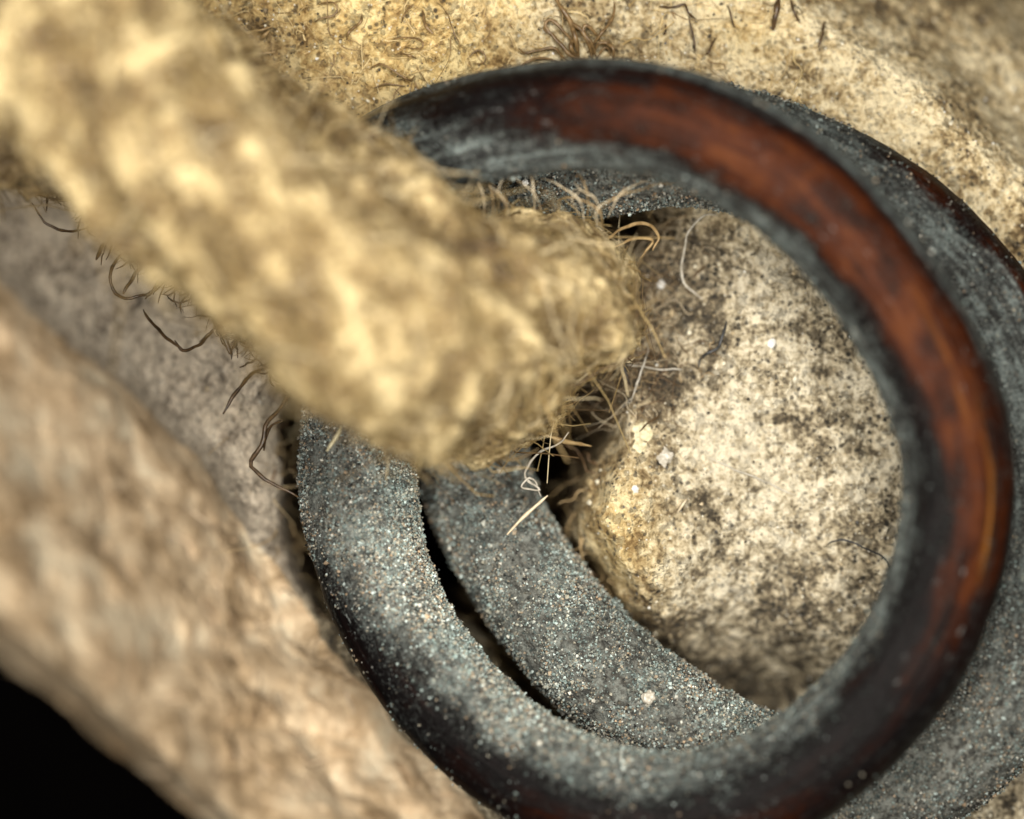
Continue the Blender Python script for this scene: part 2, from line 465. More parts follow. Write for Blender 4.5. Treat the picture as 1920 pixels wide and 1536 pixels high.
STEP = 3.6
gx = np.arange(-260, 2230, STEP); gy = np.arange(-260, 1840, STEP)
GX, GY = np.meshgrid(gx, gy); nx, ny = len(gx), len(gy)
z, sd, e, dirt_shade, gold, brown, violet = hide_fields(GX.ravel(), GY.ravel())
V = P(GX.ravel(), GY.ravel(), z)
idx = np.arange(nx * ny).reshape(ny, nx)
Q = np.stack([idx[:-1, :-1], idx[1:, :-1], idx[1:, 1:], idx[:-1, 1:]], -1).reshape(-1, 4)
qs, qe = sd[Q].mean(1), e[Q].mean(1)
keep = (qs > -75) & (qe < 1900)
def sub(Q, A):
    used = np.unique(Q); re = np.full(nx * ny, -1); re[used] = np.arange(len(used))
    return V[used], re[Q], {k: v[used] for k, v in A.items()}
A = dict(dirt_shade=dirt_shade, gold=gold, brown=brown, violet=violet)
hide = thing('hide_sheet', 'pale speckled hide with a torn hole under the coiled ring', 'leather', (0.4, 0, -.05))
v_, f_, a_ = sub(Q[keep & (qe <= 8)], A)
o = obj('grain_face', mesh_from('grain_face', v_, f_, True, a_), M['grain'], hide)
o['label'] = 'cream hide face speckled with black soil'
v_, f_, a_ = sub(Q[keep & (qe > 8)], {})
o = obj('cut_edge', mesh_from('cut_edge', v_, f_, True), M['cut'], hide)
o['label'] = 'pinkish tan fibrous cut edge beside black background'

def hz(px, py):
    return hide_fields(np.atleast_1d(np.asarray(px, float)), np.atleast_1d(np.asarray(py, float)))[0]

# granules of soil and salt lying on the face
def scatter_chips(C, size, tint):
    """the smallest grains: four-sided chips"""
    m = len(C)
    base = np.array([(1, 1, 1), (1, -1, -1), (-1, 1, -1), (-1, -1, 1)], float) * .75
    R = rng.normal(size=(m, 3, 3)); R, _ = np.linalg.qr(R)
    R *= np.sign(np.linalg.det(R))[:, None, None]
    pts = base[None] * rng.uniform(.7, 1.25, (m, 4, 1))
    pts = np.einsum('mij,mkj->mki', R, pts) * size[:, None, None] + C[:, None, :]
    tri = np.array([(0, 1, 2), (0, 2, 3), (0, 3, 1), (1, 3, 2)])
    F = (np.arange(m)[:, None, None] * 4 + tri[None]).reshape(-1, 3)
    return pts.reshape(-1, 3), F, np.repeat(tint, 4, axis=0)

def scatter_grains(C, N, size, tint, squash=.8):
    """irregular little octahedra, one per point"""
    m = len(C)
    base = np.array([(1, 0, 0), (-1, 0, 0), (0, 1, 0), (0, -1, 0), (0, 0, 1), (0, 0, -1)], float)
    R = rng.normal(size=(m, 3, 3)); R, _ = np.linalg.qr(R)
    pts = base[None] * rng.uniform(.55, 1.25, (m, 6, 1))
    pts = np.einsum('mij,mkj->mki', R, pts) * size[:, None, None] + C[:, None, :]
    tri = np.array([(0, 2, 4), (2, 1, 4), (1, 3, 4), (3, 0, 4), (2, 0, 5), (1, 2, 5), (3, 1, 5), (0, 3, 5)])
    F = (np.arange(m)[:, None, None] * 6 + tri[None]).reshape(-1, 3)
    return pts.reshape(-1, 3), F, np.repeat(tint, 6, axis=0)

n = 9000
gx_, gy_ = rng.uniform(0, 1920, n), rng.uniform(-40, 1560, n)
zz, s_, e_, di, go, br, vi = hide_fields(gx_, gy_)
ok = (s_ > 6) & (e_ < -10)
gx_, gy_, zz, go = gx_[ok], gy_[ok], zz[ok], go[ok]
sz = rng.lognormal(math.log(.0022), .38, len(gx_))
pal = np.array([(.75, .7, .55), (.5, .4, .25), (.07, .06, .045), (.3, .24, .15), (.85, .84, .78), (.04, .035, .03)])
tint = pal[rng.choice(6, len(gx_), p=[.2, .24, .24, .18, .03, .11])] * rng.uniform(.7, 1.15, (len(gx_), 1))
v_, f_, t_ = scatter_grains(P(gx_, gy_, zz + sz * .5), None, sz, tint)
o = obj('soil_granules', mesh_from('soil_granules', v_, f_, False, dict(tint=np.clip(t_, 0, 1))), M['granule'], hide, 'stuff')

# ------------------------------------------------------------------ coiled wire ring
WIRE = [(640, 400, -.06, .098), (700, 330, .02, .098), (782, 278, .09, .098), (900, 241, .20, .098), (1010, 222, .29, .098), (1130, 214, .35, .098), (1270, 236, .39, .098), (1400, 292, .41, .098), (1520, 376, .42, .098),
        (1637, 505, .42, .098), (1722, 640, .42, .098), (1777, 770, .42, .098), (1796, 890, .41, .097), (1786, 1020, .40, .097), (1746, 1150, .38, .098), (1680, 1270, .36, .099), (1580, 1380, .33, .1),
        (1460, 1464, .30, .1), (1330, 1510, .27, .1), (1200, 1514, .24, .1), (1080, 1482, .21, .1), (960, 1420, .18, .1), (850, 1320, .15, .101), (758, 1200, .12, .102), (700, 1070, .10, .103),
        (673, 940, .09, .104), (673, 800, .06, .104), (705, 660, .0, .105), (775, 510, -.10, .106), (885, 395, -.13, .108), (1010, 318, -.06, .110), (1150, 286, .04, .112), (1280, 268, .08, .112), (1395, 285, .09, .112), (1530, 335, .09, .112),
        (1650, 402, .09, .112), (1770, 505, .09, .112), (1870, 650, .09, .112), (1925, 820, .08, .112), (1938, 990, .08, .112), (1915, 1150, .08, .112), (1880, 1270, .07, .112), (1830, 1360, .06, .112), (1740, 1432, .05, .112),
        (1610, 1475, .03, .112), (1470, 1462, .02, .112), (1332, 1406, .01, .109), (1188, 1306, -.01, .106), (1066, 1192, -.04, .105), (975, 1074, -.09, .104), (919, 970, -.15, .104), (885, 862, -.24, .108), (895, 740, -.38, .106), (950, 640, -.52, .104)]
WIRE = np.array(WIRE, float)
WIRE[4:20, 2] *= .86
WIRE[20:27, 2] -= np.array([.01, .02, .035, .05, .06, .06, .05])
wp = np.concatenate([P(WIRE[:, 0], WIRE[:, 1], WIRE[:, 2]), WIRE[:, 3:4], np.arange(len(WIRE))[:, None]], 1)
NS, NA = 1900, 84
cw = catmull(wp, NS)
C3, R3, CI = cw[:, :3], cw[:, 3], cw[:, 4]
R3 = R3 * (1 + .035 * fbm(C3, 5, 3, 191))
T = np.gradient(C3, axis=0); T /= np.linalg.norm(T, axis=1, keepdims=True)
ctr = np.array([.28, -.08, .2])
inw = ctr - C3; inw -= (inw * T).sum(1, keepdims=True) * T; inw /= np.linalg.norm(inw, axis=1, keepdims=True)
upv = np.cross(T, inw); upv *= np.sign(upv[:, 2:3])
ang = np.arange(NA) * 2 * np.pi / NA
NRM = np.cos(ang)[None, :, None] * inw[:, None, :] + np.sin(ang)[None, :, None] * upv[:, None, :]
inner = np.broadcast_to(np.cos(ang)[None, :], (NS, NA)).ravel()
upc = np.broadcast_to(np.sin(ang)[None, :], (NS, NA)).ravel()
ci = np.repeat(CI, NA)                       # index of the control point: where along the wire
arc = np.r_[0, np.cumsum(np.linalg.norm(np.diff(C3, axis=0), axis=1))]
base = C3[:, None, :] + NRM * R3[:, None, None]
bp = base.reshape(-1, 3)
# where the metal is rubbed bare, where it is crusted
n_a = fbm(bp, 9, 4, 201); n_b = fbm(bp, 30, 4, 211)
first = sstep(29.5, 26, ci)                  # the upper turn
worn_c = np.interp(ci, [0, 3.6, 5.2, 7, 9, 12, 13.5, 15, 16, 17, 18.5, 20, 22, 30, 34, 35, 37, 40, 42, 53], [0, .22, .62, .76, .76, .78, .70, .16, .16, .38, .42, .25, .18, .0, .05, .5, .6, .3, 0, 0])
wc = np.interp(ci, [0, 8, 12, 14, 17, 53], [-.1, -.2, -.42, -.5, -.55, -.85])    # centre of the rubbed strip across the wire
ww = np.interp(ci, [0, 6, 12, 14, 17, 30, 35, 53], [.85, .85, .66, .52, .5, .5, .45, .4])
worn = worn_c * np.clip(1.25 - ((inner - wc) / ww) ** 2, 0, 1) * (upc > -.5)
thr = np.interp(ci, [0, 2, 3.6, 5.5, 10, 14, 16, 18, 20, 21.5, 23, 24.2, 25.4, 29, 45.5, 47.5, 53], [-1.1, -.8, .2, .55, .68, .78, .66, .50, .34, .26, .06, -.45, -1.5, -1.8, -1.8, -.75, -.6])  # last stretch: shade painted into the outer side so the wire looks round
soft = np.interp(ci, [0, 16, 20, 24, 53], [.46, .46, .60, .65, .5])
patina = sstep(thr - soft, thr + soft, inner + .22 * n_a + .15 * n_b)
edge_r = sstep(33.5, 35, ci) * sstep(42, 38, ci) * sstep(-.35, -.6, inner + .3 * n_a)
patina = patina * (1 - .95 * edge_r)
outer_rim = first * sstep(-.86, -.97, inner) * sstep(13, 8, ci) * .7
patina = np.clip(np.maximum(patina, outer_rim), 0, 1)
dull = sstep(32, 33.5, ci) * sstep(42.5, 40, ci)
patina = patina * (1 - .25 * dull)
patina[ci < 3] = np.clip(patina[ci < 3], 0, .72)
gr_c = np.interp(ci, [0, 14, 17, 20, 23, 25, 53], [.08, .10, .25, .7, 1, 1, 1]) * (1 - .75 * sstep(32, 34, ci) * sstep(41.5, 38, ci))
crust = patina * gr_c
orange_line = np.exp(-((inner + .70 + .05 * n_a) / .045) ** 2) * sstep(10.6, 11.6, ci) * sstep(13.6, 12.8, ci) * (upc > 0)  # thin bright orange lines along the outer side of the upper turn
orange_line += .6 * np.exp(-((inner + .48 + .05 * n_a) / .04) ** 2) * sstep(9.2, 10, ci) * sstep(11.4, 10.6, ci) * (upc > 0)
pale_tone = crust * sstep(-.1, .75, inner + .5 * n_a) * sstep(17, 20, ci) * sstep(29, 27, ci) + .35 * crust * sstep(44, 46, ci) * sstep(0, .5, .6 * n_a + .3 * n_b + .2)  # paler colour on the inner left arm and in patches on the last stretch
disp = crust * (.004 * fbm(bp, 60, 3, 221) + .004 * n_b) + .0025 * n_a + (1 - patina) * .0012 * n_b
# hammered, slightly uneven stock; frayed cut at the first end
V = (base + NRM * disp.reshape(NS, NA, 1)).reshape(-1, 3)
i = np.arange(NS - 1)[:, None] * NA; j = np.arange(NA)[None, :]; j2 = (j + 1) % NA
F = np.stack([i + j, i + j2, i + NA + j2, i + NA + j], -1).reshape(-1, 4)
capv = len(V)
V = np.vstack([V, C3[:1] - T[:1] * .02, C3[-1:] + T[-1:] * .02])
def pad(a): return np.r_[a, a[0], a[-1]]
wcoord = np.stack([np.repeat(arc, NA), np.tile(np.abs((np.arange(NA) / NA * 2 - .5 + 1) % 2 - 1), NS) * .62, np.zeros(NS * NA)], -1)
wcoord = np.vstack([wcoord, wcoord[:1], wcoord[-1:]])
tri1 = np.stack([np.full(NA, capv), j2[0], j[0], j[0]], -1); l0 = (NS - 1) * NA
F = np.vstack([F])
ring = thing('coiled_wire_ring', 'red-brown copper wire coiled twice into a ring, crusted grey-green', 'ring', (0.28, -.08, 0))
me = mesh_from('wire', V[:capv], F, True, dict(worn=worn, patina=patina, crust=crust, pale_tone=pale_tone, orange_line=orange_line, wirecoord=wcoord[:capv]))
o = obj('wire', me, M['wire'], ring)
for nm, k0, vcap, rev in (('wire_end', 0, V[capv], False), ('wire_end', l0, V[capv + 1], True)):
    ringv = V[k0:k0 + NA]
    vv = np.vstack([ringv, vcap[None]])
    ff = np.stack([np.full(NA, NA), (j2[0] if not rev else j[0]), (j[0] if not rev else j2[0])], -1)
    oo = obj(nm, mesh_from(nm, vv, ff, True, dict(worn=np.zeros(NA + 1), patina=np.ones(NA + 1) * .6, wirecoord=np.vstack([wcoord[k0:k0 + NA], wcoord[k0:k0 + 1]]))), M['wire'], ring)

# corrosion grains standing on the wire
ntry = 1100000
si = rng.integers(0, NS, ntry); ai = rng.integers(0, NA, ntry)
vi_ = si * NA + ai
up_ok = NRM.reshape(-1, 3)[vi_, 2] > -.25
pr_ = np.maximum(crust[vi_] ** 1.3, .035 * sstep(15, 19, ci[vi_]) * sstep(0, .3, n_b[vi_] + .15)) * np.clip(.72 + 1.3 * n_b[vi_] + .8 * n_a[vi_] + .4 * pale_tone[vi_], .10, 1)
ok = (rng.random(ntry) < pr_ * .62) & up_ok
vi_ = vi_[ok]
jit = rng.normal(size=(len(vi_), 3)) * .0022
nn = NRM.reshape(-1, 3)[vi_]
sz = np.clip(rng.lognormal(math.log(.0017), .42, len(vi_)), .0009, .0065)
C = V[vi_] + jit + nn * sz[:, None] * .3
pal = np.array([(.10, .098, .088), (.24, .23, .195), (.42, .38, .29), (.26, .33, .31), (.58, .68, .65), (.012, .012, .012), (.46, .33, .21), (.74, .72, .63)])
cl = fbm(C, 14, 3, 231)
tint = pal[rng.choice(8, len(C), p=[.13, .19, .17, .18, .11, .10, .07, .05])]
teal = np.clip(cl * 1.4 + .05 + .25 * inner[vi_], 0, 1)[:, None]
tint = tint * (1 - .45 * teal) + .45 * teal * np.array([.26, .36, .35])
tint = tint * rng.uniform(.45, 1.15, (len(C), 1)) * (.66 + .70 * pale_tone[vi_] + .22 * sstep(43, 46, ci[vi_]))[:, None]
tint = np.clip(tint, 0, 1); big = sz > .0026
v_, f_, t_ = scatter_grains(C[big], None, sz[big], tint[big])
v2, f2, t2 = scatter_chips(C[~big], sz[~big] * 1.15, tint[~big])
v_, f_, t_ = np.vstack([v_, v2]), np.vstack([f_, f2 + len(v_)]), np.vstack([t_, t2])
o = obj('corrosion_grains', mesh_from('corrosion_grains', v_, f_, False, dict(tint=t_)), M['crust'], ring, 'stuff')
print('grains', len(C))

def wire_top(px, py, turn=None):
    """height of the upper wire surface seen at a spot"""
    pp = P(px, py, .1)[:2]
    sel = V[:capv]
    d = np.hypot(sel[:, 0] - pp[0], sel[:, 1] - pp[1])
    m_ = d < .02
    return sel[m_, 2].max() if m_.any() else 0.

# ------------------------------------------------------------------ suede thong
def ply_mesh(ctrl, NSp, NAp, seed, twist):
    ctrl = np.array(ctrl, float)
    w = np.concatenate([P(ctrl[:, 0], ctrl[:, 1], ctrl[:, 2]), ctrl[:, 3:4]], 1)
    c = catmull(w, NSp); C, R = c[:, :3], c[:, 3]
    T = np.gradient(C, axis=0); T /= np.linalg.norm(T, axis=1, keepdims=True)
    # carry the frame along the path so that it never flips
    A = np.zeros_like(C); a = np.cross(T[0], (0, 0, 1.)); a /= np.linalg.norm(a)
    for i in range(NSp):
        a = a - (a @ T[i]) * T[i]; a /= np.linalg.norm(a); A[i] = a
    B = np.cross(T, A)
    an = np.arange(NAp) * 2 * np.pi / NAp
    N = np.cos(an)[None, :, None] * A[:, None] + np.sin(an)[None, :, None] * B[:, None]
    arc = np.r_[0, np.cumsum(np.linalg.norm(np.diff(C, axis=0), axis=1))]
    p = C[:, None] + N * R[:, None, None]
    q = p.reshape(-1, 3)
    th = an[None, :] + twist * arc[:, None]
    cyl = np.stack([(arc[:, None] + 0 * th) * .62, np.cos(th) * .24, np.sin(th) * .24], -1).reshape(-1, 3)
    lump = fbm(q, 6, 3, seed); fold = fbm(cyl, 6.5, 3, seed + 5, ridged=True)
    fine = fbm(q, 15, 3, seed + 9); nap = fbm(q, 60, 3, seed + 13)
    d = .030 * lump + .058 * (fold - .3) + .024 * fine + .007 * nap - .012
    # the strand closes to a rounded end at both extremes
    Vv = (p + N * d.reshape(NSp, NAp, 1)).reshape(-1, 3)
    i = np.arange(NSp - 1)[:, None] * NAp; j = np.arange(NAp)[None]; j2 = (j + 1) % NAp
    Fv = np.stack([i + j, i + j2, i + NAp + j2, i + NAp + j], -1).reshape(-1, 4)
    return Vv, Fv, N.reshape(-1, 3), np.repeat(T, NAp, axis=0), np.clip(fold + fine, -1.5, 1.5)

PLY_A = [(20, -330, .30, .17), (70, -180, .44, .175), (120, -45, .52, .178), (180, 90, .57, .178), (235, 220, .59, .17), (330, 320, .60, .158), (445, 412, .60, .152), (565, 500, .59, .155), (675, 572, .55, .165),
         (768, 632, .47, .170), (838, 676, .35, .165), (895, 682, .20, .152), (935, 672, .04, .145), (960, 660, -.12, .138), (985, 650, -.35, .12), (985, 650, -.6, .10)]
PLY_B = [(300, 60, .22, .06), (415, 160, .26, .10), (525, 262, .32, .118), (632, 347, .36, .128), (738, 436, .40, .130), (800, 495, .36, .125), (838, 550, .24, .118), (850, 590, .04, .11), (852, 600, -.2, .10)]
PLY_D = [(600, 470, .30, .08), (700, 525, .40, .12), (810, 570, .43, .145), (905, 582, .36, .152), (980, 575, .25, .150), (1030, 566, .11, .146), (1048, 572, -.06, .140), (1046, 590, -.25, .13), (1036, 610, -.5, .1)]
PLY_C = [(-380, 40, .22, .17), (-200, 95, .27, .17), (-60, 150, .29, .165), (40, 200, .27, .15), (120, 255, .2, .11), (180, 300, .12, .06)]
thong = thing('suede_thong', 'fuzzy tan suede thong bent over the ring into the hole', 'thong', tuple(P(880, 720, -.2)))
SURF = []
for ctrl, ns, na, sd_, tw, lab in ((PLY_A, 500, 190, 301, -3.2, 'thick front strand, blurred and golden'), (PLY_B, 320, 140, 331, -3.5, 'thinner strand behind the front one'), (PLY_D, 320, 140, 391, -6.0, 'deeper golden strand curling into the hole'), (PLY_C, 200, 110, 361, -5.0, 'shaded strand at the upper left corner')):
    Vv, Fv, Nv, Tv, lu = ply_mesh(ctrl, ns, na, sd_, tw)
    o = obj('ply', mesh_from('ply', Vv, Fv, True, dict(lump=lu)), M['suede_dark' if ctrl is PLY_C else 'suede'], thong)
    o['label'] = lab
    SURF.append((Vv, Nv, Tv))

def fuzz(Vv, Nv, Tv, m, L, r, lift, along, N=7, curl=1.0, seed=0):
    """short bent fibres rooted on a surface"""
    g = np.random.default_rng(seed)
    k = g.integers(0, len(Vv), m)
    root, nrm, tan = Vv[k], Nv[k], Tv[k]
    side = np.cross(nrm, tan)
    th = g.uniform(0, 2 * np.pi, m)[:, None]
    tdir = tan * np.cos(th) * along + side * np.sin(th)
    tdir /= np.linalg.norm(tdir, axis=1, keepdims=True)
    Ls = (L * g.lognormal(0, .45, m))[:, None]
    lf = (lift * g.uniform(.1, 1.3, m))[:, None]
    d = tdir + nrm * lf
    d /= np.linalg.norm(d, axis=1, keepdims=True)
    bend = np.cross(d, nrm) * g.normal(0, 1.6 * curl, m)[:, None] + nrm * g.normal(-.9, .7, m)[:, None] * curl
    wob = g.normal(size=(m, 3)); ph = g.uniform(0, 6.28, m)[:, None]
    t_ = np.linspace(0, 1, N)
    pts = [root + d * Ls * s + bend * Ls * s * s * .55 + wob * Ls * .07 * np.sin(s * 9 + ph) - nrm * .004 * (1 - s) for s in t_]
    paths = np.stack(pts, 1)
    rad = r * g.lognormal(0, .3, m)[:, None] * (1 - .55 * t_[None])
    return paths, rad

def fibre_part(name, paths, rad, tint, mat, parent, k=3):
    v_, f_, fid = tubes(paths, rad, k)
    return obj(name, mesh_from(name, v_, f_, True, dict(tint=np.clip(tint[fid], 0, 1))), mat, parent, 'stuff')

PALE = np.array([(.33, .23, .096), (.46, .34, .155), (.22, .143, .055), (.12, .074, .033), (.76, .63, .39)])
allp, allr = [], []
for (Vv, Nv, Tv), m, sd_ in zip(SURF, (11000, 4800, 4600, 2000), (1, 2, 4, 3)):
    kk = (Nv[:, 2] > -.55) & (Vv[:, 2] > -.02)
    p_, r_ = fuzz(Vv[kk], Nv[kk], Tv[kk], m, .050 if sd_ not in (2, 4) else .044, .0016, .30, 1.3, 5, 1.0, sd_)
    allp.append(p_); allr.append(r_)
p_ = np.concatenate(allp); r_ = np.concatenate(allr)
tint = PALE[rng.choice(5, len(p_), p=[.32, .25, .2, .1, .13])] * rng.uniform(.75, 1.15, (len(p_), 1))
tint[-2000:] *= np.array([.55, .50, .45])  # nap of the upper-left strand carries the same painted shade
fibre_part('suede_nap', p_, r_, tint, M['fibre'], thong)

# fibres of the cut edge and the torn hole rim
n = 3600
fx, fy = rng.uniform(-120, 1000, n), rng.uniform(350, 1640, n)
zz, s_, e_ = hide_fields(fx, fy)[:3]
ok = (e_ > 10) & (e_ < 500) & (s_ > 10)
fx, fy, zz = fx[ok], fy[ok], zz[ok]
Vc = P(fx, fy, zz); Nc = np.tile(np.array([-.35, -.35, .87]), (len(Vc), 1)); Tc = np.tile(np.array([.77, -.64, 0]), (len(Vc), 1))
p_, r_ = fuzz(Vc, Nc, Tc, 300, .05, .0036, .10, 1.2, 7, .7, 11)
tint = np.array([(.62, .47, .31), (.72, .57, .40), (.45, .32, .19), (.28, .19, .11)])[rng.choice(4, len(p_), p=[.4, .3, .2, .1])]
fibre_part('edge_fibres', p_, r_, tint * rng.uniform(.8, 1.15, (len(p_), 1)), M['fibre'], hide)
n = 60000
fx, fy = rng.uniform(480, 1330, n), rng.uniform(300, 1450, n)
zz, s_, e_ = hide_fields(fx, fy)[:3]
ok = (s_ > -60) & (s_ < 16) & (e_ < 0)
fx, fy, zz = fx[ok], fy[ok], zz[ok]
Vc = P(fx, fy, zz); g_ = np.array([900, 850.])
Nc = np.stack([(g_[0] - fx) / 1000, -(g_[1] - fy) / 1000, np.full(len(fx), .45)], -1); Nc /= np.linalg.norm(Nc, axis=1, keepdims=True)
Tc = np.cross(Nc, np.array([0, 0, 1.])); Tc /= np.linalg.norm(Tc, axis=1, keepdims=True)
p_, r_ = fuzz(Vc, Nc, Tc, 900, .05, .0016, .5, 1, 7, 1.0, 12)
tint = np.array([(.45, .32, .16), (.6, .46, .26), (.2, .12, .06)])[rng.choice(3, len(p_), p=[.45, .25, .3])]
fibre_part('rim_fibres', p_, r_, tint, M['fibre'], hide)
# fine lint over the golden face
n = 420
fx, fy = rng.uniform(430, 1500, n), rng.uniform(-60, 240, n)
zz, s_, e_, di, go = hide_fields(fx, fy)[:5]
Vc = P(fx, fy, zz); Nc = np.tile((0, 0, 1.), (len(Vc), 1)); Tc = np.tile((1., 0, 0), (len(Vc), 1))
Vc = Vc[np.r_[np.flatnonzero(go > .4), np.flatnonzero(go > .4), np.flatnonzero(go > .4), np.arange(len(Vc))]]; Nc = np.tile((0, 0, 1.), (len(Vc), 1)); Tc = np.tile((1., 0, 0), (len(Vc), 1))
p_, r_ = fuzz(Vc, Nc, Tc, 1500, .032, .0012, .35, 1, 9, 2.2, 13)
tint = np.array([(.25, .16, .07), (.52, .37, .16), (.74, .58, .30)])[rng.choice(3, len(p_), p=[.25, .4, .35])]
fibre_part('face_lint', p_, r_, tint, M['fibre'], hide)

# tangle of fine lint between the thong and the clean face
n = 900
fx, fy = rng.normal(1175, 62, n), rng.uniform(395, 800, n)
fx = fx - .12 * np.clip(fy - 600, 0, 300)
zz, s_, e_ = hide_fields(fx, fy)[:3]
ok = s_ > 4
Vc = P(fx[ok], fy[ok], zz[ok] + .004); Nc = np.tile((0, 0, 1.), (len(Vc), 1)); Tc = np.tile((1., 0, 0), (len(Vc), 1))
p_, r_ = fuzz(Vc, Nc, Tc, 420, .040, .0010, .55, 1, 9, 1.5, 14)
tint = np.array([(.16, .10, .05), (.36, .26, .14), (.62, .52, .36)])[rng.choice(3, len(p_), p=[.42, .36, .22])]
fibre_part('face_lint', p_, r_, tint, M['fibre'], hide)

# ------------------------------------------------------------------ single hairs and fibres
def strand(name, pts, rad, mat, parent=None, taper=.6, k=6, n=26, wob=.004, rough=.35):
    """one hair along (px, py, z) points"""
    pts = np.array(pts, float)
    c = catmull(P(pts[:, 0], pts[:, 1], pts[:, 2]), n)
    c = c + wob * np.stack([fbm(c, 30, 2, 5), fbm(c, 30, 2, 6), fbm(c, 30, 2, 7)], -1)
    t_ = np.linspace(0, 1, n)
    r = rad * (1 - taper * np.abs(2 * t_ - 1) ** 3) * (1 + rough * fbm(c, 70, 2, 8))
    v_, f_, _ = tubes(c[None], r[None], k)
    vv = np.vstack([v_, c[:1], c[-1:]])
    kk = np.arange(k)
    caps = np.vstack([np.stack([np.full(k, len(v_)), (kk + 1) % k, kk], -1), np.stack([np.full(k, len(v_) + 1), (n - 1) * k + kk, (n - 1) * k + (kk + 1) % k], -1)])
    tris = np.vstack([f_[:, [0, 1, 2]], f_[:, [0, 2, 3]], caps])
    return obj(name, mesh_from(name, vv, tris, True), mat, parent)

# dark hairs standing out of the thong's lower edge
for pts, r in [
    ([(198, 455, .10), (188, 470, .08), (180, 488, .06)], .0028),
    ([(262, 470, .12), (225, 480, .08), (207, 508, .05), (215, 545, .04), (235, 560, .05), (262, 555, .05), (290, 545, .06), (308, 525, .08)], .0024),
    ([(275, 492, .12), (255, 512, .08), (240, 535, .05), (231, 551, .05)], .0026),
    ([(300, 520, .12), (290, 540, .09), (274, 560, .07)], .0020),
    ([(268, 580, .04), (285, 605, .05), (310, 630, .08), (340, 655, .10)], .0026),
    ([(402, 588, .16), (408, 612, .10), (424, 640, .08), (432, 662, .08)], .0052),
    ([(470, 615, .12), (450, 632, .08), (432, 648, .08)], .0028),
    ([(400, 620, .12), (375, 645, .08), (345, 660, .06), (330, 640, .06)], .0024),
    ([(500, 690, .16), (468, 705, .10), (440, 738, .08), (421, 775, .08)], .0028),
    ([(545, 735, .14), (520, 770, .09), (497, 800, .08), (494, 826, .08), (480, 850, .08), (470, 872, .09), (490, 892, .10), (520, 910, .10), (560, 935, .10)], .0030),
    ([(530, 790, .10), (510, 800, .08), (497, 820, .07), (494, 845, .06)], .0022),
    ([(30, 350, .10), (80, 370, .05), (120, 375, .04), (160, 368, .06)], .0022),
    ([(60, 380, .04), (85, 420, .03), (130, 432, .04), (180, 425, .08)], .0020),
    ([(100, 310, .16), (95, 350, .08), (85, 395, .04)], .0024),
    ([(20, 300, .2), (50, 330, .12), (110, 345, .08), (150, 330, .12)], .0024),
    ([(905, 865, .0), (915, 872, .0), (930, 860, .0)], .0020),
    ([(1130, 455, .10), (1170, 430, .06), (1215, 420, .03), (1235, 445, .01), (1225, 470, .01)], .0028),
    ([(1140, 470, .08), (1190, 448, .04), (1225, 452, .01), (1200, 485, .0)], .0022),
]:
    strand('hair', pts, r * 1.35, M['dark_hair'] if pts[0][0] < 900 else M['tan_fibre'], thong)
# pale wisps from the thong over the upper wire
g = np.random.default_rng(77)
for i in range(16):
    x0 = g.uniform(900, 1170); y0 = 400 + 15 * g.normal()
    dx, dy = g.normal(0, 45), -g.uniform(25, 80)
    z0 = .22
    strand('hair', [(x0, y0 + 15, z0 - .06), (x0 + dx * .3 + g.normal(0, 8), y0 + dy * .5, z0), (x0 + dx, y0 + dy, z0 - .02), (x0 + dx * 1.5 + g.normal(0, 12), y0 + dy * 1.05 + g.normal(0, 8), z0 - .06)], g.uniform(.0009, .0017), M['pale_fibre'] if i % 3 else M['tan_fibre'], thong, k=5, n=16)
# curled dark hairs along the lower side of the thong
for i in range(95):
    u = g.random(); x0 = 112 + u * 470; y0 = 352 + u * 395 + 8 * g.normal()
    a_ = g.uniform(1.6, 3.6); L = g.uniform(25, 85); cu = g.normal(0, 1.4)
    pts = []; x, y = x0 + 12, y0 - 12
    for s in range(5):
        pts.append((x, y, .14 - .10 * s / 4 + .01 * g.normal())); x += math.cos(a_) * L / 4; y += math.sin(a_) * L / 4; a_ += cu * .5
    strand('hair', pts, g.uniform(.0014, .0026), M['dark_hair'], thong, k=4, n=16)

# dense brown fringe of fine hairs along the same side
m_ = 620
u = g.random(m_); x0 = 76 + u * 520 + 8 * g.normal(size=m_); y0 = 333 + u * 432 + 10 * g.normal(size=m_)
a_ = g.uniform(1.2, 3.9, m_); L = g.uniform(16, 62, m_); cu = g.normal(0, 1.5, m_)
px_, py_, pp = x0 + 22, y0 - 24, []
for q_ in range(8):
    pp.append(P(px_, py_, .20 - .17 * q_ / 7 + .012 * g.normal(size=m_)))
    px_ = px_ + np.cos(a_) * L / 7; py_ = py_ + np.sin(a_) * L / 7; a_ = a_ + cu * .3
tint = np.array([(.09, .055, .025), (.20, .125, .055), (.34, .235, .115)])[g.choice(3, m_, p=[.4, .4, .2])]
fibre_part('fringe', np.stack(pp, 1), g.uniform(.0008, .0017, m_)[:, None] * np.linspace(1, .5, 8)[None], tint, M['fibre'], thong)

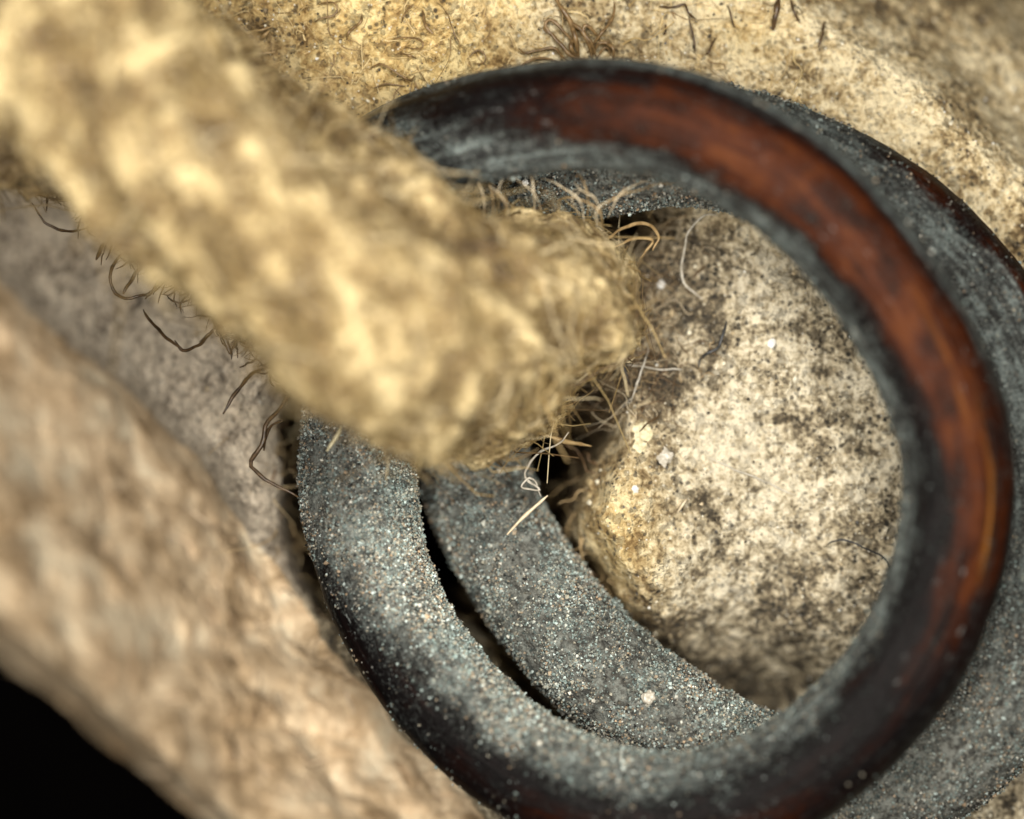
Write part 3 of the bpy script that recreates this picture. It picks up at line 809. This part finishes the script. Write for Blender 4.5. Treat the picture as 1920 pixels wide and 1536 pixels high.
# hair tuft rooted in the hide above the ring, and short hairs across the upper face
def on_hide(pts, lift):
    pts = np.array(pts, float)
    return np.c_[pts[:, :2], hz(pts[:, 0], pts[:, 1]) + np.asarray(lift)]
for pts, r, l in [
    ([(1110, 125), (1075, 105), (1045, 75), (1025, 58), (1022, 52)], .0042, .022),
    ([(1080, 108), (1050, 82), (1030, 60), (1024, 45), (1035, 38), (1060, 60), (1085, 90)], .0032, .022),
    ([(1085, 110), (1078, 70), (1068, 40), (1055, 18), (1040, -5)], .0052, .028),
    ([(1110, 112), (1100, 75), (1088, 55), (1070, 42), (1058, 30)], .0048, .028),
    ([(1120, 115), (1108, 80), (1092, 55), (1100, 48), (1118, 62), (1130, 80)], .0034, .026),
    ([(1100, 100), (1130, 62), (1145, 40), (1152, 20), (1153, 5)], .0030, .03),
    ([(1110, 105), (1125, 82), (1140, 80), (1152, 95), (1150, 115)], .0034, .025),
    ([(1120, 110), (1130, 92), (1140, 90), (1145, 105)], .0026, .02),
    ([(1070, 120), (1040, 92), (1010, 95), (985, 100), (972, 94)], .0028, .02),
    ([(1060, 125), (1020, 110), (990, 118), (975, 130)], .0024, .018),
    ([(1090, 118), (1075, 95), (1072, 80), (1078, 60)], .0036, .026),
    ([(1235, 12), (1262, 11), (1284, 9), (1292, 24), (1305, 35)], .0026, .015),
    ([(1293, 30), (1298, 60), (1303, 90), (1305, 96)], .0018, .012),
    ([(1250, 45), (1248, 58), (1245, 66)], .0024, .012),
    ([(1343, 70), (1335, 85), (1328, 98), (1322, 104)], .0020, .014),
    ([(1365, 10), (1372, 35), (1378, 55)], .0018, .014),
    ([(1485, 0), (1490, 20), (1500, 45)], .0022, .014),
    ([(1460, -10), (1455, 20), (1448, 55)], .0050, .016),
    ([(1545, 45), (1540, 70), (1532, 90)], .0028, .014),
    ([(596, 8), (625, 4), (634, 18), (622, 30), (600, 36), (592, 42)], .0034, .02),
    ([(678, 26), (676, 42), (664, 54), (655, 64), (652, 75)], .0036, .018),
    ([(775, 8), (764, 20), (758, 32), (754, 44)], .0032, .018),
    ([(735, 75), (750, 70), (775, 72), (792, 80), (792, 90), (780, 93), (760, 88)], .0030, .02),
    ([(694, 130), (702, 122), (715, 122), (745, 138), (768, 150), (778, 142)], .0030, .016),
    ([(820, 5), (835, 20), (845, 45), (858, 75), (860, 90)], .0020, .018),
    ([(790, 20), (800, 50), (815, 65)], .0050, .014),
    ([(745, 100), (765, 104), (782, 110)], .0030, .012),
    ([(875, 110), (895, 95), (908, 105), (905, 118), (885, 120)], .0022, .015),
    ([(505, 58), (495, 66), (488, 74)], .0044, .015),
    ([(450, 70), (465, 60), (490, 55), (512, 48)], .0034, .015),
    ([(440, 98), (470, 104), (500, 100), (515, 95)], .0040, .02),
    ([(700, 165), (725, 158), (760, 160)], .0022, .012),
]:
    strand('hair', on_hide(pts, [.004] + [l] * (len(pts) - 2) + [l * .5]), r * (1.1 if pts[0][0] > 950 else .72), M['dark_hair'] if pts[0][0] > 1200 else M['brown_hair'] if pts[0][0] > 520 else M['tan_fibre'], hide)

# loose fibres and grains that could be picked off one by one
def loose(name, pts, lift, rad, mat, label, cat, world_z=None, **kw):
    if world_z is not None: q = np.c_[np.array(pts, float), world_z]
    else: q = on_hide(pts, lift)
    return tag(strand(name, q, rad * .8, M[mat], None, **kw), label, cat)

loose('loose_fibre', [(1345, 404), (1318, 408), (1294, 432), (1281, 470), (1277, 505), (1283, 532), (1300, 548), (1318, 562)], [.02, .04, .05, .05, .05, .04, .02, .012], .0026, 'white_fibre', 'long pale fibre curved like a hook right of the thong', 'fibre')
loose('loose_fibre', [(1066, 812), (1048, 832), (1015, 848), (993, 870), (984, 892), (994, 905), (1010, 918), (985, 916), (977, 910), (990, 895), (1003, 905), (1008, 922), (1014, 930)], 0, .0030, 'white_fibre', 'whitish looped fibre knotted over the dark hole', 'fibre', world_z=np.array([.04, .05, .06, .06, .05, .045, .04, .05, .055, .05, .04, .04, .03]), n=60, rough=.5)
loose('loose_fibre', [(998, 804), (1020, 814), (1045, 824), (1080, 830), (1110, 838)], 0, .0048, 'tan_fibre', 'stout rust-tan fibre bridging the dark hole', 'fibre', world_z=np.array([.02, .03, .03, .02, .0]), rough=.6)
loose('loose_fibre', [(992, 776), (1020, 776), (1045, 768), (1068, 757), (1085, 753)], 0, .0032, 'tan_fibre', 'thin tan fibre along the top rim of dark hole', 'fibre', world_z=np.array([.02, .04, .04, .02, .0]))
loose('straw_splinter', [(950, 1003), (975, 976), (1000, 953), (1027, 929)], 0, .0044, 'pale_fibre', 'straight pale splinter lying on the inner grey coil', 'splinter', world_z=np.array([.0, .0, .0, .0]) + .045, wob=.0005)
loose('straw_splinter', [(1270, 962), (1279, 948), (1288, 935)], .006, .0030, 'pale_fibre', 'short pale splinter on the golden hole rim', 'splinter', wob=.0003)
loose('straw_splinter', [(613, 846), (622, 832), (632, 817), (640, 800)], 0, .0046, 'flake', 'short straw-coloured splinter on the left grey coil', 'splinter', world_z=np.array([.165, .168, .172, .174]), wob=.0008, rough=.5)
loose('loose_fibre', [(1216, 650), (1208, 680), (1198, 710), (1190, 738), (1182, 757)], [.012, .02, .02, .016, .006], .0026, 'white_fibre', 'white upright fibre crossing another below the thong', 'fibre', rough=.4)
loose('loose_fibre', [(1178, 684), (1205, 686), (1235, 692), (1262, 694), (1282, 692)], .012, .0020, 'white_fibre', 'thin white level fibre crossed by an upright one', 'fibre')
loose('loose_fibre', [(1160, 765), (1170, 760), (1180, 750), (1187, 748)], .014, .0024, 'white_fibre', 'tiny white fibre scrap right of the dark hole', 'fibre')
loose('loose_fibre', [(1330, 858), (1365, 876), (1405, 892), (1445, 910), (1492, 932)], .010, .0018, 'white_fibre', 'faint long white fibre slanting across the cream face', 'fibre')
loose('loose_hair', [(1549, 1025), (1562, 1016), (1585, 1016), (1620, 1028), (1650, 1042), (1668, 1062), (1672, 1075)], [.006, .02, .025, .025, .02, .015, .006], .0024, 'black_hair', 'bluish black hair beside the inside of the ring', 'hair')
loose('loose_hair', [(1359, 600), (1357, 625), (1352, 645), (1345, 655), (1325, 665), (1312, 675), (1310, 690)], .008, .0042, 'black_hair', 'thick dark bent hair on the cream face', 'hair', rough=.5)
loose('loose_hair', [(1171, 674), (1172, 690), (1175, 705), (1181, 716)], .01, .0044, 'black_hair', 'short black comma-shaped hair below the thong', 'hair', taper=.85)
loose('loose_hair', [(1238, 778), (1225, 788), (1212, 797), (1200, 808)], [.010, .022, .03, .032], .0026, 'dark_hair', 'short dark hair stuck across the pale round flake', 'hair')
loose('loose_hair', [(1210, 655), (1218, 664), (1225, 676)], .008, .0026, 'dark_hair', 'tiny brown hair just above the crossed white fibres', 'hair')
loose('loose_hair', [(1320, 498), (1308, 510), (1298, 522)], .01, .0036, 'dark_hair', 'brown hair scrap under the hooked pale fibre', 'hair')

def pebble(name, px, py, r, mat, label, cat, flat=.5, seed=0, zo=None):
    import bmesh
    bm = bmesh.new(); bmesh.ops.create_icosphere(bm, subdivisions=3, radius=1)
    co = np.array([v.co[:] for v in bm.verts]); fc = np.array([[v.index for v in f.verts] for f in bm.faces]); bm.free()
    co = co * (1 + .45 * fbm(co, 1.8, 3, seed)[:, None] + .22 * fbm(co, 5, 2, seed + 3)[:, None])
    z0 = hz(px, py)[0] if zo is None else zo
    c = P(px, py, z0 + r * flat * .5)
    return tag(obj(name, mesh_from(name, c + co * np.array([r, r * 1.1, r * flat]), fc, False), M[mat]), label, cat)
pebble('pale_flake', 1204, 815, .021, 'flake', 'round pale yellow flake right of the dark hole', 'flake', .22, 3)
pebble('pale_flake', 1199, 838, .012, 'flake', 'small pale chip touching the round yellow flake below', 'flake', .3, 5)
pebble('white_grain', 1246, 857, .014, 'white_fibre', 'dull white crumb right below the round yellow flake', 'grain', .6, 5)
pebble('white_grain', 1239, 533, .0075, 'white_grain', 'bright white grain on the dirty face by the thong', 'grain', .8, 7)
pebble('white_grain', 1191, 917, .006, 'white_grain', 'bright white grain on the golden rim of the hole', 'grain', .8, 9)
pebble('white_grain', 1446, 644, .0075, 'white_grain', 'bright white grain on the clean cream face', 'grain', .7, 11)
pebble('white_grain', 1216, 1308, .011, 'white_fibre', 'white crumb on the lower inner grey coil', 'grain', .8, 13, zo=float(wire_top(1216, 1308)) - .004)
pebble('violet_bead', 543, 690, .020, 'white_fibre', 'small greyish white crumb at the thong left edge', 'grain', .8, 14, zo=.02)
pebble('white_grain', 985, 343, .006, 'white_grain', 'glinting white grain under the top of the ring', 'grain', .8, 15, zo=.08)
tris = sum(len(o.data.polygons) * (2 if len(o.data.polygons) and o.data.polygons[0].loop_total == 4 else 1) for o in scene.objects if o.type == 'MESH')
print('tris', tris, {o.name: len(o.data.polygons) for o in scene.objects if o.type == 'MESH' and len(o.data.polygons) > 20000})
